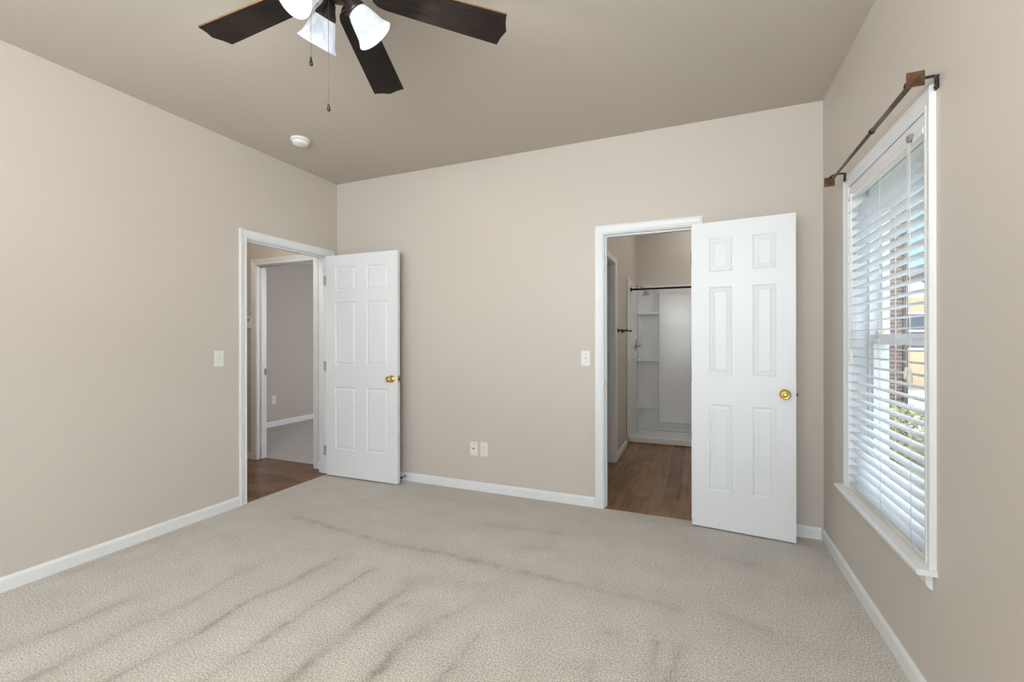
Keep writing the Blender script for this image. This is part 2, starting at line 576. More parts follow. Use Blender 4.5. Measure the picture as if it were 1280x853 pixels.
# carpet with the tracks of a vacuum cleaner pressed into its pile
TR = [
    (0.022, 0.9, [(-2.593, 0.873), (-2.551, 1.053), (-2.541, 1.284)]),
    (0.03, 0.7, [(-2.277, 0.6), (-2.277, 0.882), (-2.281, 1.124), (-2.258, 1.265), (-2.254, 1.439), (-2.278, 1.721), (-2.261, 1.984)]),
    (0.02, 1, [(-1.997, 0.6), (-1.997, 0.971), (-1.974, 1.25), (-1.999, 1.544)]),
    (0.035, 0.7, [(-1.987, 1.534), (-1.933, 1.696), (-1.912, 1.978)]),
    (0.018, 1, [(-1.68, 0.6), (-1.68, 1.102), (-1.674, 1.292), (-1.674, 1.558), (-1.661, 1.784), (-1.643, 1.963)]),
    (0.03, 1, [(-1.39, 0.6), (-1.39, 1.209), (-1.396, 1.366), (-1.38, 1.595), (-1.371, 1.752), (-1.35, 1.952)]),
    (0.025, 1, [(-1.13, 0.7), (-1.123, 1.319), (-1.119, 1.506), (-1.1, 1.65)]),
    (0.02, 0.4, [(-1.1, 1.65), (-0.969, 1.931)]),
    (0.018, 0.9, [(-0.877, 0.8), (-0.877, 1.42), (-0.869, 1.535), (-0.861, 1.692)]),
    (0.03, 0.8, [(-2.674, 2.347), (-2.221, 2.298), (-1.933, 2.273), (-1.7, 2.249), (-1.43, 2.271), (-1.158, 2.258), (-0.936, 2.254), (-0.652, 2.24)]),
    (0.03, 0.6, [(-0.652, 2.24), (-0.391, 2.228), (-0.221, 2.239), (-0.094, 2.215)]),
    (0.014, 0.9, [(-0.15, 1.2), (-0.155, 1.709), (-0.16, 1.943)]),
    (0.016, 0.7, [(-0.12, 1.4), (-0.109, 1.728), (-0.067, 1.95)]),
    (0.016, 0.6, [(-0.372, 1.2), (-0.372, 1.716)]),
    (0.016, 0.6, [(-0.58, 1.2), (-0.597, 1.527), (-0.622, 1.661)]),
    (0.02, 0.8, [(-0.362, 1.926), (-0.322, 1.931)]),
    (0.03, 0.5, [(0.14, 2.842), (0.278, 2.8)]),
    (0.03, 0.4, [(0.117, 2.243), (0.278, 2.189)]),
    (0.06, 0.4, [(-1.381, 1.94), (-1.016, 2.025)]),
    (0.014, 0.5, [(-3.128, 1.307), (-3.138, 1.547), (-3.153, 1.861)]),
    (0.02, 0.8, [(-1.312, 1.748), (-1.282, 1.774)]),
    (0.04, 0.4, [(-1.37, 2.732), (-0.718, 2.797)]),
    (0.05, 0.35, [(-1.054, 2.538), (-0.752, 2.55)]),
]


def seg_dist(px, py, a, b):
    dx, dy = b[0] - a[0], b[1] - a[1]
    t = max(0, min(1, ((px - a[0]) * dx + (py - a[1]) * dy) / (dx * dx + dy * dy)))
    return math.hypot(px - a[0] - t * dx, py - a[1] - t * dy)


def pile(px, py):
    v = 0.0
    wob = (noise.noise(Vector((px * 7, py * 7, 0))) * 0.012 + noise.noise(Vector((px * 38, py * 38, 2))) * 0.016,
           noise.noise(Vector((px * 7, py * 7, 5))) * 0.012 + noise.noise(Vector((px * 38, py * 38, 7))) * 0.016)
    brk = 0.66 + 0.6 * noise.noise(Vector((px * 9, py * 4, 9))) + 0.35 * noise.noise(Vector((px * 30, py * 30, 4)))
    for w_, a_, P in TR:
        lo = min(p[0] for p in P) - 0.2, min(p[1] for p in P) - 0.2
        hi = max(p[0] for p in P) + 0.2, max(p[1] for p in P) + 0.2
        if not (lo[0] < px < hi[0] and lo[1] < py < hi[1]):
            continue
        d = min(seg_dist(px + wob[0], py + wob[1], P[i], P[i + 1]) for i in range(len(P) - 1))
        v = max(v, a_ * brk * math.exp(-(d / (w_ * 1.05)) ** 2), 0.26 * a_ * math.exp(-(d / (w_ * 3.0)) ** 2))
    v += max(0, 0.11 * noise.noise(Vector((px * 2.2, py * 5, 3)))) + max(0, 0.12 * noise.noise(Vector((px * 9, py * 11, 13))))
    return max(0.0, min(1.0, v))


fl = MB()
NX, NY = 262, 320
x0, x1, y0, y1 = XL, XR, YF, YB
for j in range(NY + 1):
    for i in range(NX + 1):
        fl.v.append((x0 + (x1 - x0) * i / NX, y0 + (y1 - y0) * j / NY, 0))
for j in range(NY):
    for i in range(NX):
        k = j * (NX + 1) + i
        fl.f.append((k, k + 1, k + NX + 2, k + NX + 1)); fl.mi.append(0); fl.sm.append(False)
flo = struct('floor', fl, M_carpet, 'beige bedroom carpet with vacuum tracks', 'carpet')
at = flo.data.attributes.new('pile', 'FLOAT', 'POINT')
at.data.foreach_set('value', [pile(p[0], p[1]) if p[1] > 0.3 else 0.0 for p in fl.v])
fmod = MB().box(XH - 0.2, XO, YF - 0.12, YB + 0.0, -0.12, -0.004)
struct('floor_base', fmod, M_drive, 'floor slab under the bedroom carpet', 'floor')

# hall: end wall with a second doorway, wood floor
DH = (-4.268, -3.478, 2.035)
XA = -5.0
struct('wall_hall', MB().box(-5.82, DH[0] - 0.02, YHALL, YHALL + 0.115, 0, H).box(DH[1] + 0.02, XH, YHALL, YHALL + 0.115, 0, H)
       .box(DH[0] - 0.02, DH[1] + 0.02, YHALL, YHALL + 0.115, DH[2] + 0.02, H)
       .box(XA - 0.1, XA, 0.6, YHALL, 0, H).box(XA - 0.1, XH, 0.5, 0.6, 0, H), M_wall,
       'beige hall walls beyond the left doorway', 'wall')
struct('floor_hall', MB().box(XA, XL - 0.012, 0.6, YHALL + 0.10, -0.1, -0.003), M_hallwood,
       'dark brown wood floor of the hall beyond the left doorway', 'floor')
struct('ceiling_hall', MB().box(XA - 0.1, XH, 0.5, YHALL + 0.115, H, H + 0.1), M_ceil, 'taupe ceiling of the hall', 'ceiling')
# carpeted far room
XF = -5.70
struct('wall_far_room', MB().box(XF - 0.12, XF, YHALL + 0.115, 7.2, 0, H).box(-2.2, -2.1, YK, 7.2, 0, H)
       .box(XF, -2.2, 7.1, 7.2, 0, H).box(XH, -2.1, YK, YK + 0.02, 0, H), M_far,
       'grey beige wall seen through both doorways on the left', 'wall')
struct('floor_far_room', MB().box(XF, -2.2, YHALL + 0.10, 7.1, -0.1, 0.0), M_carpet2,
       'grey carpet of the far room seen through both doorways on the left', 'carpet')
struct('ceiling_far_room', MB().box(XF - 0.12, -2.1, YHALL + 0.115, 7.2, H, H + 0.1), M_ceil, 'ceiling of the far room', 'ceiling')

# bathroom
DB = (3.86, 4.612, 2.022)   # opening in its left wall
XBW = XBATH - 0.115
YE = 6.36
XBR = 0.89
struct('wall_bathroom', MB().box(XBW, XBATH, YK, DB[0] - 0.02, 0, H).box(XBW, XBATH, DB[1] + 0.02, YE + 0.1, 0, H)
       .box(XBW, XBATH, DB[0] - 0.02, DB[1] + 0.02, DB[2] + 0.02, H)
       .box(XBATH, XBR + 0.1, YE, YE + 0.1, 0, H).box(XBR, XBR + 0.1, YK, YE, 0, H), M_wall,
       'beige bathroom walls around the shower', 'wall')
struct('wall_closet', MB().box(-1.9, -1.8, 3.55, 4.95, 0, H).box(-1.8, XBW, 3.55, 3.6, 0, H).box(-1.8, XBW, 4.9, 4.95, 0, H), M_wall,
       'closet walls behind the bathroom side doorway', 'wall')
struct('ceiling_bathroom', MB().box(-1.9, XBR + 0.1, YK, YE + 0.1, H, H + 0.1), M_ceil, 'taupe bathroom ceiling', 'ceiling')
struct('floor_bathroom', MB().box(-1.8, XBR, YB - 0.012, YE, -0.1, -0.003), M_bathwood,
       'brown wood plank floor of the bathroom', 'floor')

# ------------------------------------------------------------------ baseboards
BH, BT = 0.073, 0.013


def bb_piece(mb, a, b, n, h=BH):
    """board along a->b on the floor, standing out from the wall by n"""
    a, b, n = Vector(a), Vector(b), Vector(n)
    prof = [(0, 0), (BT, 0), (BT, h - 0.016), (BT * 0.75, h - 0.008), (BT * 0.35, h), (0, h)]
    k = len(prof)
    pa = [a + n * t + Vector((0, 0, z)) for t, z in prof]
    pb = [b + n * t + Vector((0, 0, z)) for t, z in prof]
    for i in range(k):
        j = (i + 1) % k
        mb.quad([pa[i], pa[j], pb[j], pb[i]])
    mb.quad(list(reversed(pa)))
    mb.quad(pb)


CW = 0.066   # casing width
mb = MB(); bb_piece(mb, (XL, YF, 0), (XL, DL[0] - CW, 0), (1, 0, 0))
struct('baseboard_left', mb, M_white, 'white baseboard along the left wall', 'baseboard')
mb = MB(); bb_piece(mb, (XL, YB, 0), (DR[0] - CW, YB, 0), (0, -1, 0)); bb_piece(mb, (DR[1] + CW, YB, 0), (XR - BT, YB, 0), (0, -1, 0))
struct('baseboard_back', mb, M_white, 'white baseboard along the back wall', 'baseboard')
mb = MB(); bb_piece(mb, (XR, YB, 0), (XR, YF, 0), (-1, 0, 0))
struct('baseboard_right', mb, M_white, 'white baseboard under the window on the right', 'baseboard')
mb = MB(); bb_piece(mb, (-5.0, YHALL, 0), (DH[0] - CW, YHALL, 0), (0, -1, 0)); bb_piece(mb, (DH[1] + CW, YHALL, 0), (XH, YHALL, 0), (0, -1, 0))
struct('baseboard_hall', mb, M_white, 'white baseboard on the hall end wall', 'baseboard')
mb = MB(); bb_piece(mb, (XF, YHALL + 0.115, 0), (XF, 7.1, 0), (1, 0, 0), 0.078)
struct('baseboard_far_room', mb, M_white, 'white baseboard in the far room beyond the hall', 'baseboard')
mb = MB(); bb_piece(mb, (XBATH, YK, 0), (XBATH, DB[0] - CW, 0), (1, 0, 0)); bb_piece(mb, (XBATH, DB[1] + CW, 0), (XBATH, 5.40, 0), (1, 0, 0))
struct('baseboard_bathroom', mb, M_white, 'white baseboard on the bathroom left wall', 'baseboard')

# ------------------------------------------------------------------ door and window casings
CPROF = [(0.000, 0.0), (0.000, 0.008), (0.004, 0.011), (0.012, 0.011), (0.015, 0.0085), (0.019, 0.0085), (0.030, 0.012),
         (0.044, 0.0145), (0.048, 0.0175), (0.057, 0.0175), (CW - 0.006, 0.015), (CW - 0.006, 0.0)]


def casing(a0, a1, zt, fn, z0=0.0, reveal=0.006):
    """three-sided moulding; fn(a, z, t) maps opening coordinates to the world"""
    mb = MB()
    a0, a1, zt = a0 - reveal, a1 + reveal, zt + reveal
    rows = []
    for w, t in CPROF:
        rows.append([fn(a0 - w, z0, t), fn(a0 - w, zt + w, t), fn(a1 + w, zt + w, t), fn(a1 + w, z0, t)])
    k = len(rows)
    for i in range(k):
        j = (i + 1) % k
        for s in range(3):
            mb.quad([rows[i][s], rows[i][s + 1], rows[j][s + 1], rows[j][s]])
    mb.quad([r_[0] for r_ in rows])
    mb.quad([r_[3] for r_ in rows])
    return mb


def jamb(a0, a1, zt, depth, fn, stop=None):
    """boards lining an opening, fn(a, z, d) with d running through the wall"""
    mb = MB()

    def bx(a, b, z, zz, d, dd):
        c = [fn(p, q, r_) for p in (a, b) for q in (z, zz) for r_ in (d, dd)]
        xs, ys, zs = [p[0] for p in c], [p[1] for p in c], [p[2] for p in c]
        mb.box(min(xs), max(xs), min(ys), max(ys), min(zs), max(zs))
    bx(a0 - 0.0195, a0, 0, zt + 0.0195, 0.0005, depth)
    bx(a1, a1 + 0.0195, 0, zt + 0.0195, 0.0005, depth)
    bx(a0, a1, zt, zt + 0.0195, 0.0005, depth)
    if stop:
        d, dd = stop
        bx(a0, a0 + 0.011, 0, zt - 0.011, d, dd)
        bx(a1 - 0.011, a1, 0, zt - 0.011, d, dd)
        bx(a0, a1, zt - 0.011, zt, d, dd)
    return mb


# left doorway (bedroom to hall)
f_in = lambda a, z, t: (XL + t, a, z)
f_out = lambda a, z, t: (XH - t, a, z)
t1 = struct('trim_1', casing(DL[0], DL[1], DL[2], f_in), M_white, 'white casing around the left doorway to the hall', 'door casing')
jamb(DL[0], DL[1], DL[2], 0.117, lambda a, z, d: (XL - d, a, z), (0.040, 0.075)).build('door_jamb', M_white, t1)
MB().box(XL - 0.034, XL - 0.006, DL[0] - 0.001, DL[0] + 0.0015, 0.885, 0.945).build('strike_plate', M_brass, t1)

# right doorway (bedroom to bathroom)
t2 = struct('trim_2', casing(DR[0], DR[1], DR[2], lambda a, z, t: (a, YB - t, z)), M_white,
            'white casing around the right doorway to the bathroom', 'door casing')
jamb(DR[0], DR[1], DR[2], 0.115, lambda a, z, d: (a, YB + d, z), (0.040, 0.075)).build('door_jamb', M_white, t2)
MB().box(DR[0] - 0.001, DR[0] + 0.0015, YB + 0.004, YB + 0.036, 0.88, 0.945).build('strike_plate', M_brass, t2)

# doorway across the hall
t3 = struct('trim_3', casing(DH[0], DH[1], DH[2], lambda a, z, t: (a, YHALL - t, z)), M_white,
            'white casing of the second doorway, across the hall', 'door casing')
jamb(DH[0], DH[1], DH[2], 0.115, lambda a, z, d: (a, YHALL + d, z), (0.045, 0.08)).build('door_jamb', M_white, t3)
MB().box(DH[0] - 0.001, DH[0] + 0.0015, YHALL + 0.082, YHALL + 0.112, 0.885, 0.95).build('strike_plate', M_rod, t3)

# doorway in the bathroom's left wall
t4 = struct('trim_4', casing(DB[0], DB[1], DB[2], lambda a, z, t: (XBATH + t, a, z)), M_white,
            'white casing on the left wall inside the bathroom', 'door casing')
jamb(DB[0], DB[1], DB[2], 0.115, lambda a, z, d: (XBATH - d, a, z), (0.035, 0.070)).build('door_jamb', M_white, t4)
MB().box(XBATH - 0.110, XBATH - 0.074, DB[1] - 0.0015, DB[1] + 0.001, 0.90, 0.96).build('strike_plate', M_brass, t4)


# ------------------------------------------------------------------ six-panel doors
def panel_door(w, h, t, px, pz):
    """leaf in local coords: x 0..w, y 0 (face) .. t (back), z 0..h"""
    mb = MB()
    xs = sorted({0, w, *[a for p in px for a in p]})
    zs = sorted({0, h, *[a for p in pz for a in p]})
    ring = [(0.0, 0.0), (0.005, 0.0065), (0.011, 0.0085), (0.015, 0.0075), (0.034, 0.0015), (0.0355, 0.003), (0.0375, 0.003)]
    for side in (0, 1):
        fy = (lambda d: d) if side == 0 else (lambda d: t - d)
        for i in range(len(xs) - 1):
            for j in range(len(zs) - 1):
                a, b, c, d = xs[i], xs[i + 1], zs[j], zs[j + 1]
                if (a, b) in px and (c, d) in pz:
                    loops = [[(a + s, fy(q), c + s), (b - s, fy(q), c + s), (b - s, fy(q), d - s), (a + s, fy(q), d - s)] for s, q in ring]
                    for k in range(len(loops) - 1):
                        for e in range(4):
                            g = (e + 1) % 4
                            mb.quad([loops[k][e], loops[k][g], loops[k + 1][g], loops[k + 1][e]])
                    mb.quad(loops[-1])
                else:
                    mb.quad([(a, fy(0), c), (b, fy(0), c), (b, fy(0), d), (a, fy(0), d)])
    mb.quad([(0, 0, 0), (0, t, 0), (0, t, h), (0, 0, h)])
    mb.quad([(w, 0, 0), (w, t, 0), (w, t, h), (w, 0, h)])
    mb.quad([(0, 0, 0), (w, 0, 0), (w, t, 0), (0, t, 0)])
    mb.quad([(0, 0, h), (w, 0, h), (w, t, h), (0, t, h)])
    return mb


KPROF = [(0.0, 0.0), (0.032, 0.0), (0.032, 0.003), (0.028, 0.007), (0.016, 0.010), (0.012, 0.013), (0.011, 0.028),
         (0.014, 0.033), (0.022, 0.036), (0.027, 0.043), (0.028, 0.050), (0.0265, 0.056), (0.023, 0.0600), (0.0195, 0.0610), (0.0165, 0.0585),
         (0.0145, 0.0575), (0.0125, 0.0605), (0.0085, 0.0625), (0.0, 0.063)]
PZ = [(0.245, 0.815), (1.013, 1.590), (1.692, 1.908)]


def make_door(name, loc, rz, w, px, label, knob_x, hinge_loc, hinge_axis):
    d = empty(name, loc, rz)
    tag(d, label, 'door', kind='structure')
    panel_door(w, 2.018, 0.035, px, PZ).build('door_leaf', M_door, d)
    for s, y in ((-1, 0.0), (1, 0.035)):
        k = MB().lathe(KPROF, 32, axis_mat((knob_x, y, 0.905), (0, s, 0)), caps=False).build('door_knob', M_brass, d)
    MB().box(w - 0.0005, w + 0.0015, 0.006, 0.029, 0.876, 0.934).build('latch_plate', M_brass, d)
    MB().box(w + 0.001, w + 0.012, 0.011, 0.024, 0.897, 0.913).build('latch_bolt', M_bronze, d)
    for z in (0.21, 1.0, 1.80):
        hb = MB()
        for q in range(3):
            hb.lathe([(0.0068, 0.0), (0.0068, 0.028)], 12, Matrix.Translation((hinge_loc[0], hinge_loc[1], z - 0.044 + q * 0.0293)))
        hb.lathe([(0.0, -0.002), (0.005, 0.0), (0.0068, 0.004)], 12, Matrix.Translation((hinge_loc[0], hinge_loc[1], z + 0.043)), caps=False)
        hb.box(hinge_axis[0], hinge_axis[1], hinge_axis[2], hinge_axis[3], z - 0.044, z + 0.044)
        hb.build('hinge', M_hinge, d)
    return d


ang = math.atan2(3.177 - 3.165, -2.384 + 3.172)
make_door('door_1', (-3.172, 3.165, 0.012), ang, 0.788, [(0.106, 0.339), (0.459, 0.694)],
          'white six-panel door standing open by the left corner', 0.728, (-0.014, 0.043), (-0.075, -0.012, 0.041, 0.0435))
ang = math.atan2(3.181 - 3.246, 0.556 + 0.035)
make_door('door_2', (-0.035, 3.246, 0.010), ang, 0.5945, [(0.110, 0.2435), (0.3625, 0.491)],
          'white six-panel door folded back beside the bathroom doorway', 0.537, (-0.004, 0.044), (-0.003, 0.034, 0.0352, 0.038))


# ------------------------------------------------------------------ window
w1 = tag(empty('window_1', (XR, (WIN[0] + WIN[1]) / 2, WIN[2])), 'white window with closed sash in the right wall', 'window', kind='structure')
w1o = w1.location.copy()


def part(mb, name, mat, parent, off, bevel=0.0):
    mb.xf(Matrix.Translation(-Vector(off)))
    return mb.build(name, mat, parent, bevel)


part(casing(WIN[0], WIN[1], WIN[3], lambda a, z, t: (XR - t, a, z), z0=0.487, reveal=0.0), 'casing', M_white, w1, w1o)
jm = MB()
jm.box(XR, XO, WIN[0] - 0.015, WIN[0], WIN[2], WIN[3] + 0.015).box(XR, XO, WIN[1], WIN[1] + 0.015, WIN[2], WIN[3] + 0.015)
jm.box(XR, XO, WIN[0], WIN[1], WIN[3], WIN[3] + 0.015)
part(jm, 'window_jamb', M_white, w1, w1o)
st = MB()
sy0, sy1 = 1.893, 2.868
nose = [(XR + 0.11, 0.487), (0.680, 0.487), (0.674, 0.483), (0.672, 0.477), (0.674, 0.471), (0.680, 0.467), (XR + 0.11, 0.467)]
st.prism([(x, z) for x, z in nose], sy0, sy1)
st.xf(Matrix(((1, 0, 0, 0), (0, 0, 1, 0), (0, 1, 0, 0), (0, 0, 0, 1))))
# trim the part of the stool that would run into the wall beside the opening: only the horns stay in front of it
sto = part(st, 'window_stool', M_white, w1, w1o)
ap = MB()
aprof = [(XR, 0.467), (XR - 0.018, 0.467), (XR - 0.018, 0.428), (XR - 0.014, 0.418), (XR - 0.008, 0.410), (XR, 0.408)]
ap.prism(aprof, 1.928, 2.842)
ap.xf(Matrix(((1, 0, 0, 0), (0, 0, 1, 0), (0, 1, 0, 0), (0, 0, 0, 1))))
part(ap, 'apron', M_white, w1, w1o)
FX0, FX1 = 0.800, 0.880
fr = MB()
fr.box(FX0, FX1, WIN[0], WIN[0] + 0.03, 0.487, WIN[3]).box(FX0, FX1, WIN[1] - 0.03, WIN[1], 0.487, WIN[3])
fr.box(FX0, FX1, WIN[0] + 0.03, WIN[1] - 0.03, WIN[3] - 0.03, WIN[3]).box(FX0, FX1, WIN[0] + 0.03, WIN[1] - 0.03, 0.470, 0.515)
part(fr, 'window_frame', M_vinyl, w1, w1o)
a, b = WIN[0] + 0.03, WIN[1] - 0.03


def sash(x0_, x1_, z0_, z1_, name, lo, hi):
    s = MB()
    s.box(x0_, x1_, a, a + 0.035, z0_, z1_).box(x0_, x1_, b - 0.035, b, z0_, z1_)
    s.box(x0_, x1_, a + 0.035, b - 0.035, z0_, z0_ + lo).box(x0_, x1_, a + 0.035, b - 0.035, z1_ - hi, z1_)
    so = part(s, name, M_vinyl, w1, w1o)
    xm = (x0_ + x1_) / 2
    g = MB().box(xm - 0.002, xm + 0.002, a + 0.030, b - 0.030, z0_ + lo - 0.005, z1_ - hi + 0.005)
    part(g, 'pane', M_glass, so, w1o)
    return so


sash(0.806, 0.836, 0.515, 1.275, 'lower_sash', 0.045, 0.047)
sash(0.842, 0.872, 1.232, WIN[3] - 0.03, 'upper_sash', 0.043, 0.035)
lk = MB()
lk.box(0.808, 0.836, 2.64, 2.70, 1.275, 1.283)
lk.lathe([(0.012, 0), (0.012, 0.012), (0.009, 0.016)], 16, Matrix.Translation((0.822, 2.67, 1.283)))
lk.box(0.800, 0.812, 2.655, 2.69, 1.255, 1.292)
part(lk, 'sash_lock', M_tan, w1, w1o, 0.002)

# ------------------------------------------------------------------ blind
by0, by1 = WIN[0] + 0.008, WIN[1] - 0.008
bl = tag(empty('window_blind', (0.745, (by0 + by1) / 2, 2.03)), 'white horizontal slat blind hanging lowered in the window', 'blind')
bo = bl.location.copy()
part(MB().box(0.7235, 0.7745, by0, by1, 1.987, 2.031), 'headrail', M_vinyl, bl, bo, 0.002)
vl = MB()
vp = [(0.7225, 1.990), (0.7195, 1.986), (0.7165, 1.972), (0.7185, 1.963), (0.7225, 1.961), (0.7245, 1.963), (0.7245, 1.990)]
vl.prism(vp, by0, by1)
vl.xf(Matrix(((1, 0, 0, 0), (0, 0, 1, 0), (0, 1, 0, 0), (0, 0, 0, 1))))
part(vl, 'valance_lip', M_vinyl, bl, bo)
SL_Z0, SL_P, SL_N = 0.560, 0.0433, 32
slat0 = None
for i in range(SL_N):
    if slat0 is None:
        s = MB()
        n = 6
        tilt = R(3)
        prof = []
        for k in range(n + 1):
            u = -0.025 + 0.05 * k / n
            prof.append((u, 0.0022 * (1 - (u / 0.025) ** 2)))
        for k in range(n, -1, -1):
            u = -0.025 + 0.05 * k / n
            prof.append((u, 0.0022 * (1 - (u / 0.025) ** 2) - 0.0026))
        s.prism(prof, -(by1 - by0) / 2, (by1 - by0) / 2)
        s.xf(Matrix(((1, 0, 0, 0), (0, 0, 1, 0), (0, 1, 0, 0), (0, 0, 0, 1))))
        slat0 = s.build('slat', M_slat, bl)
        so = slat0
    else:
        so = slat0.copy()
        COL.objects.link(so)
        so.parent = bl
    so.location = (0, 0, SL_Z0 + SL_P * i - bo.z)
    so.rotation_euler = (0, R(1.5 + 0.7 * math.sin(i * 1.7)), R(0.1 * math.sin(i * 2.3)))
# slats resting on the bottom rail
for z in (0.513, 0.519):
    so = slat0.copy(); COL.objects.link(so); so.parent = bl
    so.location = (0, 0, z - bo.z); so.rotation_euler = (0, 0, 0)
part(MB().box(0.721, 0.769, by0, by1, 0.488, 0.509), 'bottom_rail', M_rail, bl, bo, 0.003)
for y in (2.065, 2.36, 2.665):
    lc = MB()
    for x in (0.7185, 0.7715):
        lc.tube([(x, y, 0.500), (x, y, 1.99)], 0.0010, 6)
    lc.box(0.7175, 0.7195, y - 0.006, y + 0.006, 0.494, 0.506)
    for i in range(SL_N):
        z = SL_Z0 + SL_P * i - 0.003
        lc.tube([(0.7185, y, z), (0.7715, y, z)], 0.0006, 4)
    part(lc, 'ladder_cord', M_cord, bl, bo)
ck = MB().box(0.706, 0.7195, 2.035, 2.066, 1.972, 1.992)
ck.lathe([(0.009, 0), (0.009, 0.012)], 14, axis_mat((0.7185, 2.050, 1.974), (-1, 0, 0)))
part(ck, 'cord_lock', M_steel, bl, bo, 0.001)
for y, zb in ((2.078, 1.115), (2.050, 1.105)):
    c = part(MB().tube([(0.711, y, zb + 0.03), (0.711, (y * 3 + 2.05) / 4, 1.5), (0.711, 2.05 + (y - 2.05) * 0.4, 1.975)], 0.0009, 6), 'lift_cord', M_cord, bl, bo)
    part(MB().lathe([(0.0, 0.045), (0.004, 0.043), (0.006, 0.034), (0.0085, 0.016), (0.0095, 0.004), (0.008, 0.0), (0, 0.0)], 14,
                    Matrix.Translation((0.711, y, zb - 0.01)), caps=False), 'cord_tassel', M_rail, c, bo)
wd = MB().tube([(0.711, 2.715, 1.965), (0.711, 2.713, 1.95), (0.711, 2.712, 1.20)], 0.004, 8)
wd.lathe([(0.004, 0.0), (0.006, -0.02), (0.006, -0.07), (0.004, -0.08)], 10, Matrix.Translation((0.711, 2.712, 1.205)))
wd.box(0.706, 0.7195, 2.706, 2.722, 1.965, 1.978)
part(wd, 'tilt_wand', M_plast, bl, bo)

# ------------------------------------------------------------------ curtain rod
RX, RZ = 0.655, 2.096
cr = tag(empty('curtain_rod', (RX, 2.3, RZ)), 'thin bronze curtain rod with square finials above the window', 'curtain rod')
co = cr.location.copy()
part(MB().tube([(RX, 1.845, RZ), (RX, 2.235, RZ)], 0.0088, 14), 'rod', M_rod, cr, co)
part(MB().tube([(RX, 2.235, RZ), (RX, 2.862, RZ - 0.004)], 0.0072, 14), 'inner_rod', M_rod, cr, co)
part(MB().tube([(RX, 2.228, RZ), (RX, 2.242, RZ)], 0.0110, 14), 'collar', M_dmetal, cr, co)
for y, s in ((1.845, -1), (2.862, 1)):
    fm = MB()
    hw = 0.0235
    y2 = y + s * 0.006
    ya = y + s * 0.030
    fm.box(RX - hw, RX + hw, y, y2, RZ - hw, RZ + hw)
    c4 = [(RX - hw, y2, RZ - hw), (RX + hw, y2, RZ - hw), (RX + hw, y2, RZ + hw), (RX - hw, y2, RZ + hw)]
    for k in range(4):
        fm.quad([c4[k], c4[(k + 1) % 4], (RX, ya, RZ)])
    fm.tube([(RX, y - s * 0.018, RZ), (RX, y, RZ)], 0.0115, 12)
    part(fm, 'finial', M_finial, cr, co)
for y in (1.886, 2.805):
    bk = MB()
    wx = XR if y < 2 else XR - 0.0175
    bk.tube([(RX - 0.012, y, RZ - 0.002), (RX - 0.010, y, RZ + 0.008), (RX, y, RZ + 0.0145), (RX + 0.012, y, RZ + 0.018), (wx - 0.010, y, RZ + 0.020), (wx - 0.004, y, RZ + 0.014), (wx - 0.004, y, RZ - 0.004)], 0.0050, 10)
    bk.box(wx - 0.006, wx - 0.0003, y - 0.010, y + 0.010, RZ - 0.024, RZ + 0.020)
    bk.lathe([(0.006, 0), (0.005, 0.004), (0.0, 0.006)], 12, axis_mat((wx - 0.006, y, RZ - 0.016), (-1, 0, 0)), caps=False)
    part(bk, 'bracket', M_bronze, cr, co)


# ------------------------------------------------------------------ switches and outlets
def plate(name, loc, rz, label, cat, group=None):
    e = MB().box(-0.035, 0.035, -0.006, -0.0003, -0.0575, 0.0575).build(name, M_plast, None, 0.003)
    e.location = loc
    e.rotation_euler = (0, 0, rz)
    tag(e, label, cat, group)
    return e


def screw(e, x, z, mat=None):
    mb = MB().lathe([(0.0034, 0.0), (0.0030, 0.0012), (0.0, 0.0015)], 12, axis_mat((x, -0.006, z), (0, -1, 0)), caps=False)
    mb.box(x - 0.0028, x + 0.0028, -0.0078, -0.0073, z - 0.0005, z + 0.0005)
    return mb.build('screw', mat or M_steel, e)


def toggle_switch(loc, rz, label):
    e = plate('light_switch', loc, rz, label, 'light switch')
    MB().box(-0.0055, 0.0055, -0.0066, -0.006, -0.0125, 0.0125).build('toggle_slot', M_rail, e)
    tg = MB()
    tg.prism([(-0.004, 0.002), (-0.004, -0.007), (-0.018, 0.004), (-0.018, 0.010)], -0.0042, 0.0042)
    tg.v = [(z, y_, x) for (y_, x, z) in tg.v]
    tg.v = [(x, y_ - 0.002, z) for (x, y_, z) in tg.v]
    tg.build('toggle', M_plast, e)
    screw(e, 0, 0.030); screw(e, 0, -0.030)
    return e


toggle_switch((XL, 2.180, 1.121), R(90), 'white toggle light switch on the left wall beside the hall doorway')
toggle_switch((-0.778, YB, 1.114), 0, 'white toggle light switch on the back wall beside the bathroom doorway')

e = plate('cable_jack', (-1.7245, YB, 0.3465), 0, 'left of the paired white wall plates low on the back wall, with round jack', 'wall plate')
MB().lathe([(0.006, 0), (0.006, 0.004), (0.0045, 0.004), (0.0045, 0.011), (0.0015, 0.011)], 14, axis_mat((0, -0.006, 0), (0, -1, 0))).build('jack', M_slot, e)
screw(e, 0, 0.042, M_slot); screw(e, 0, -0.042, M_slot)


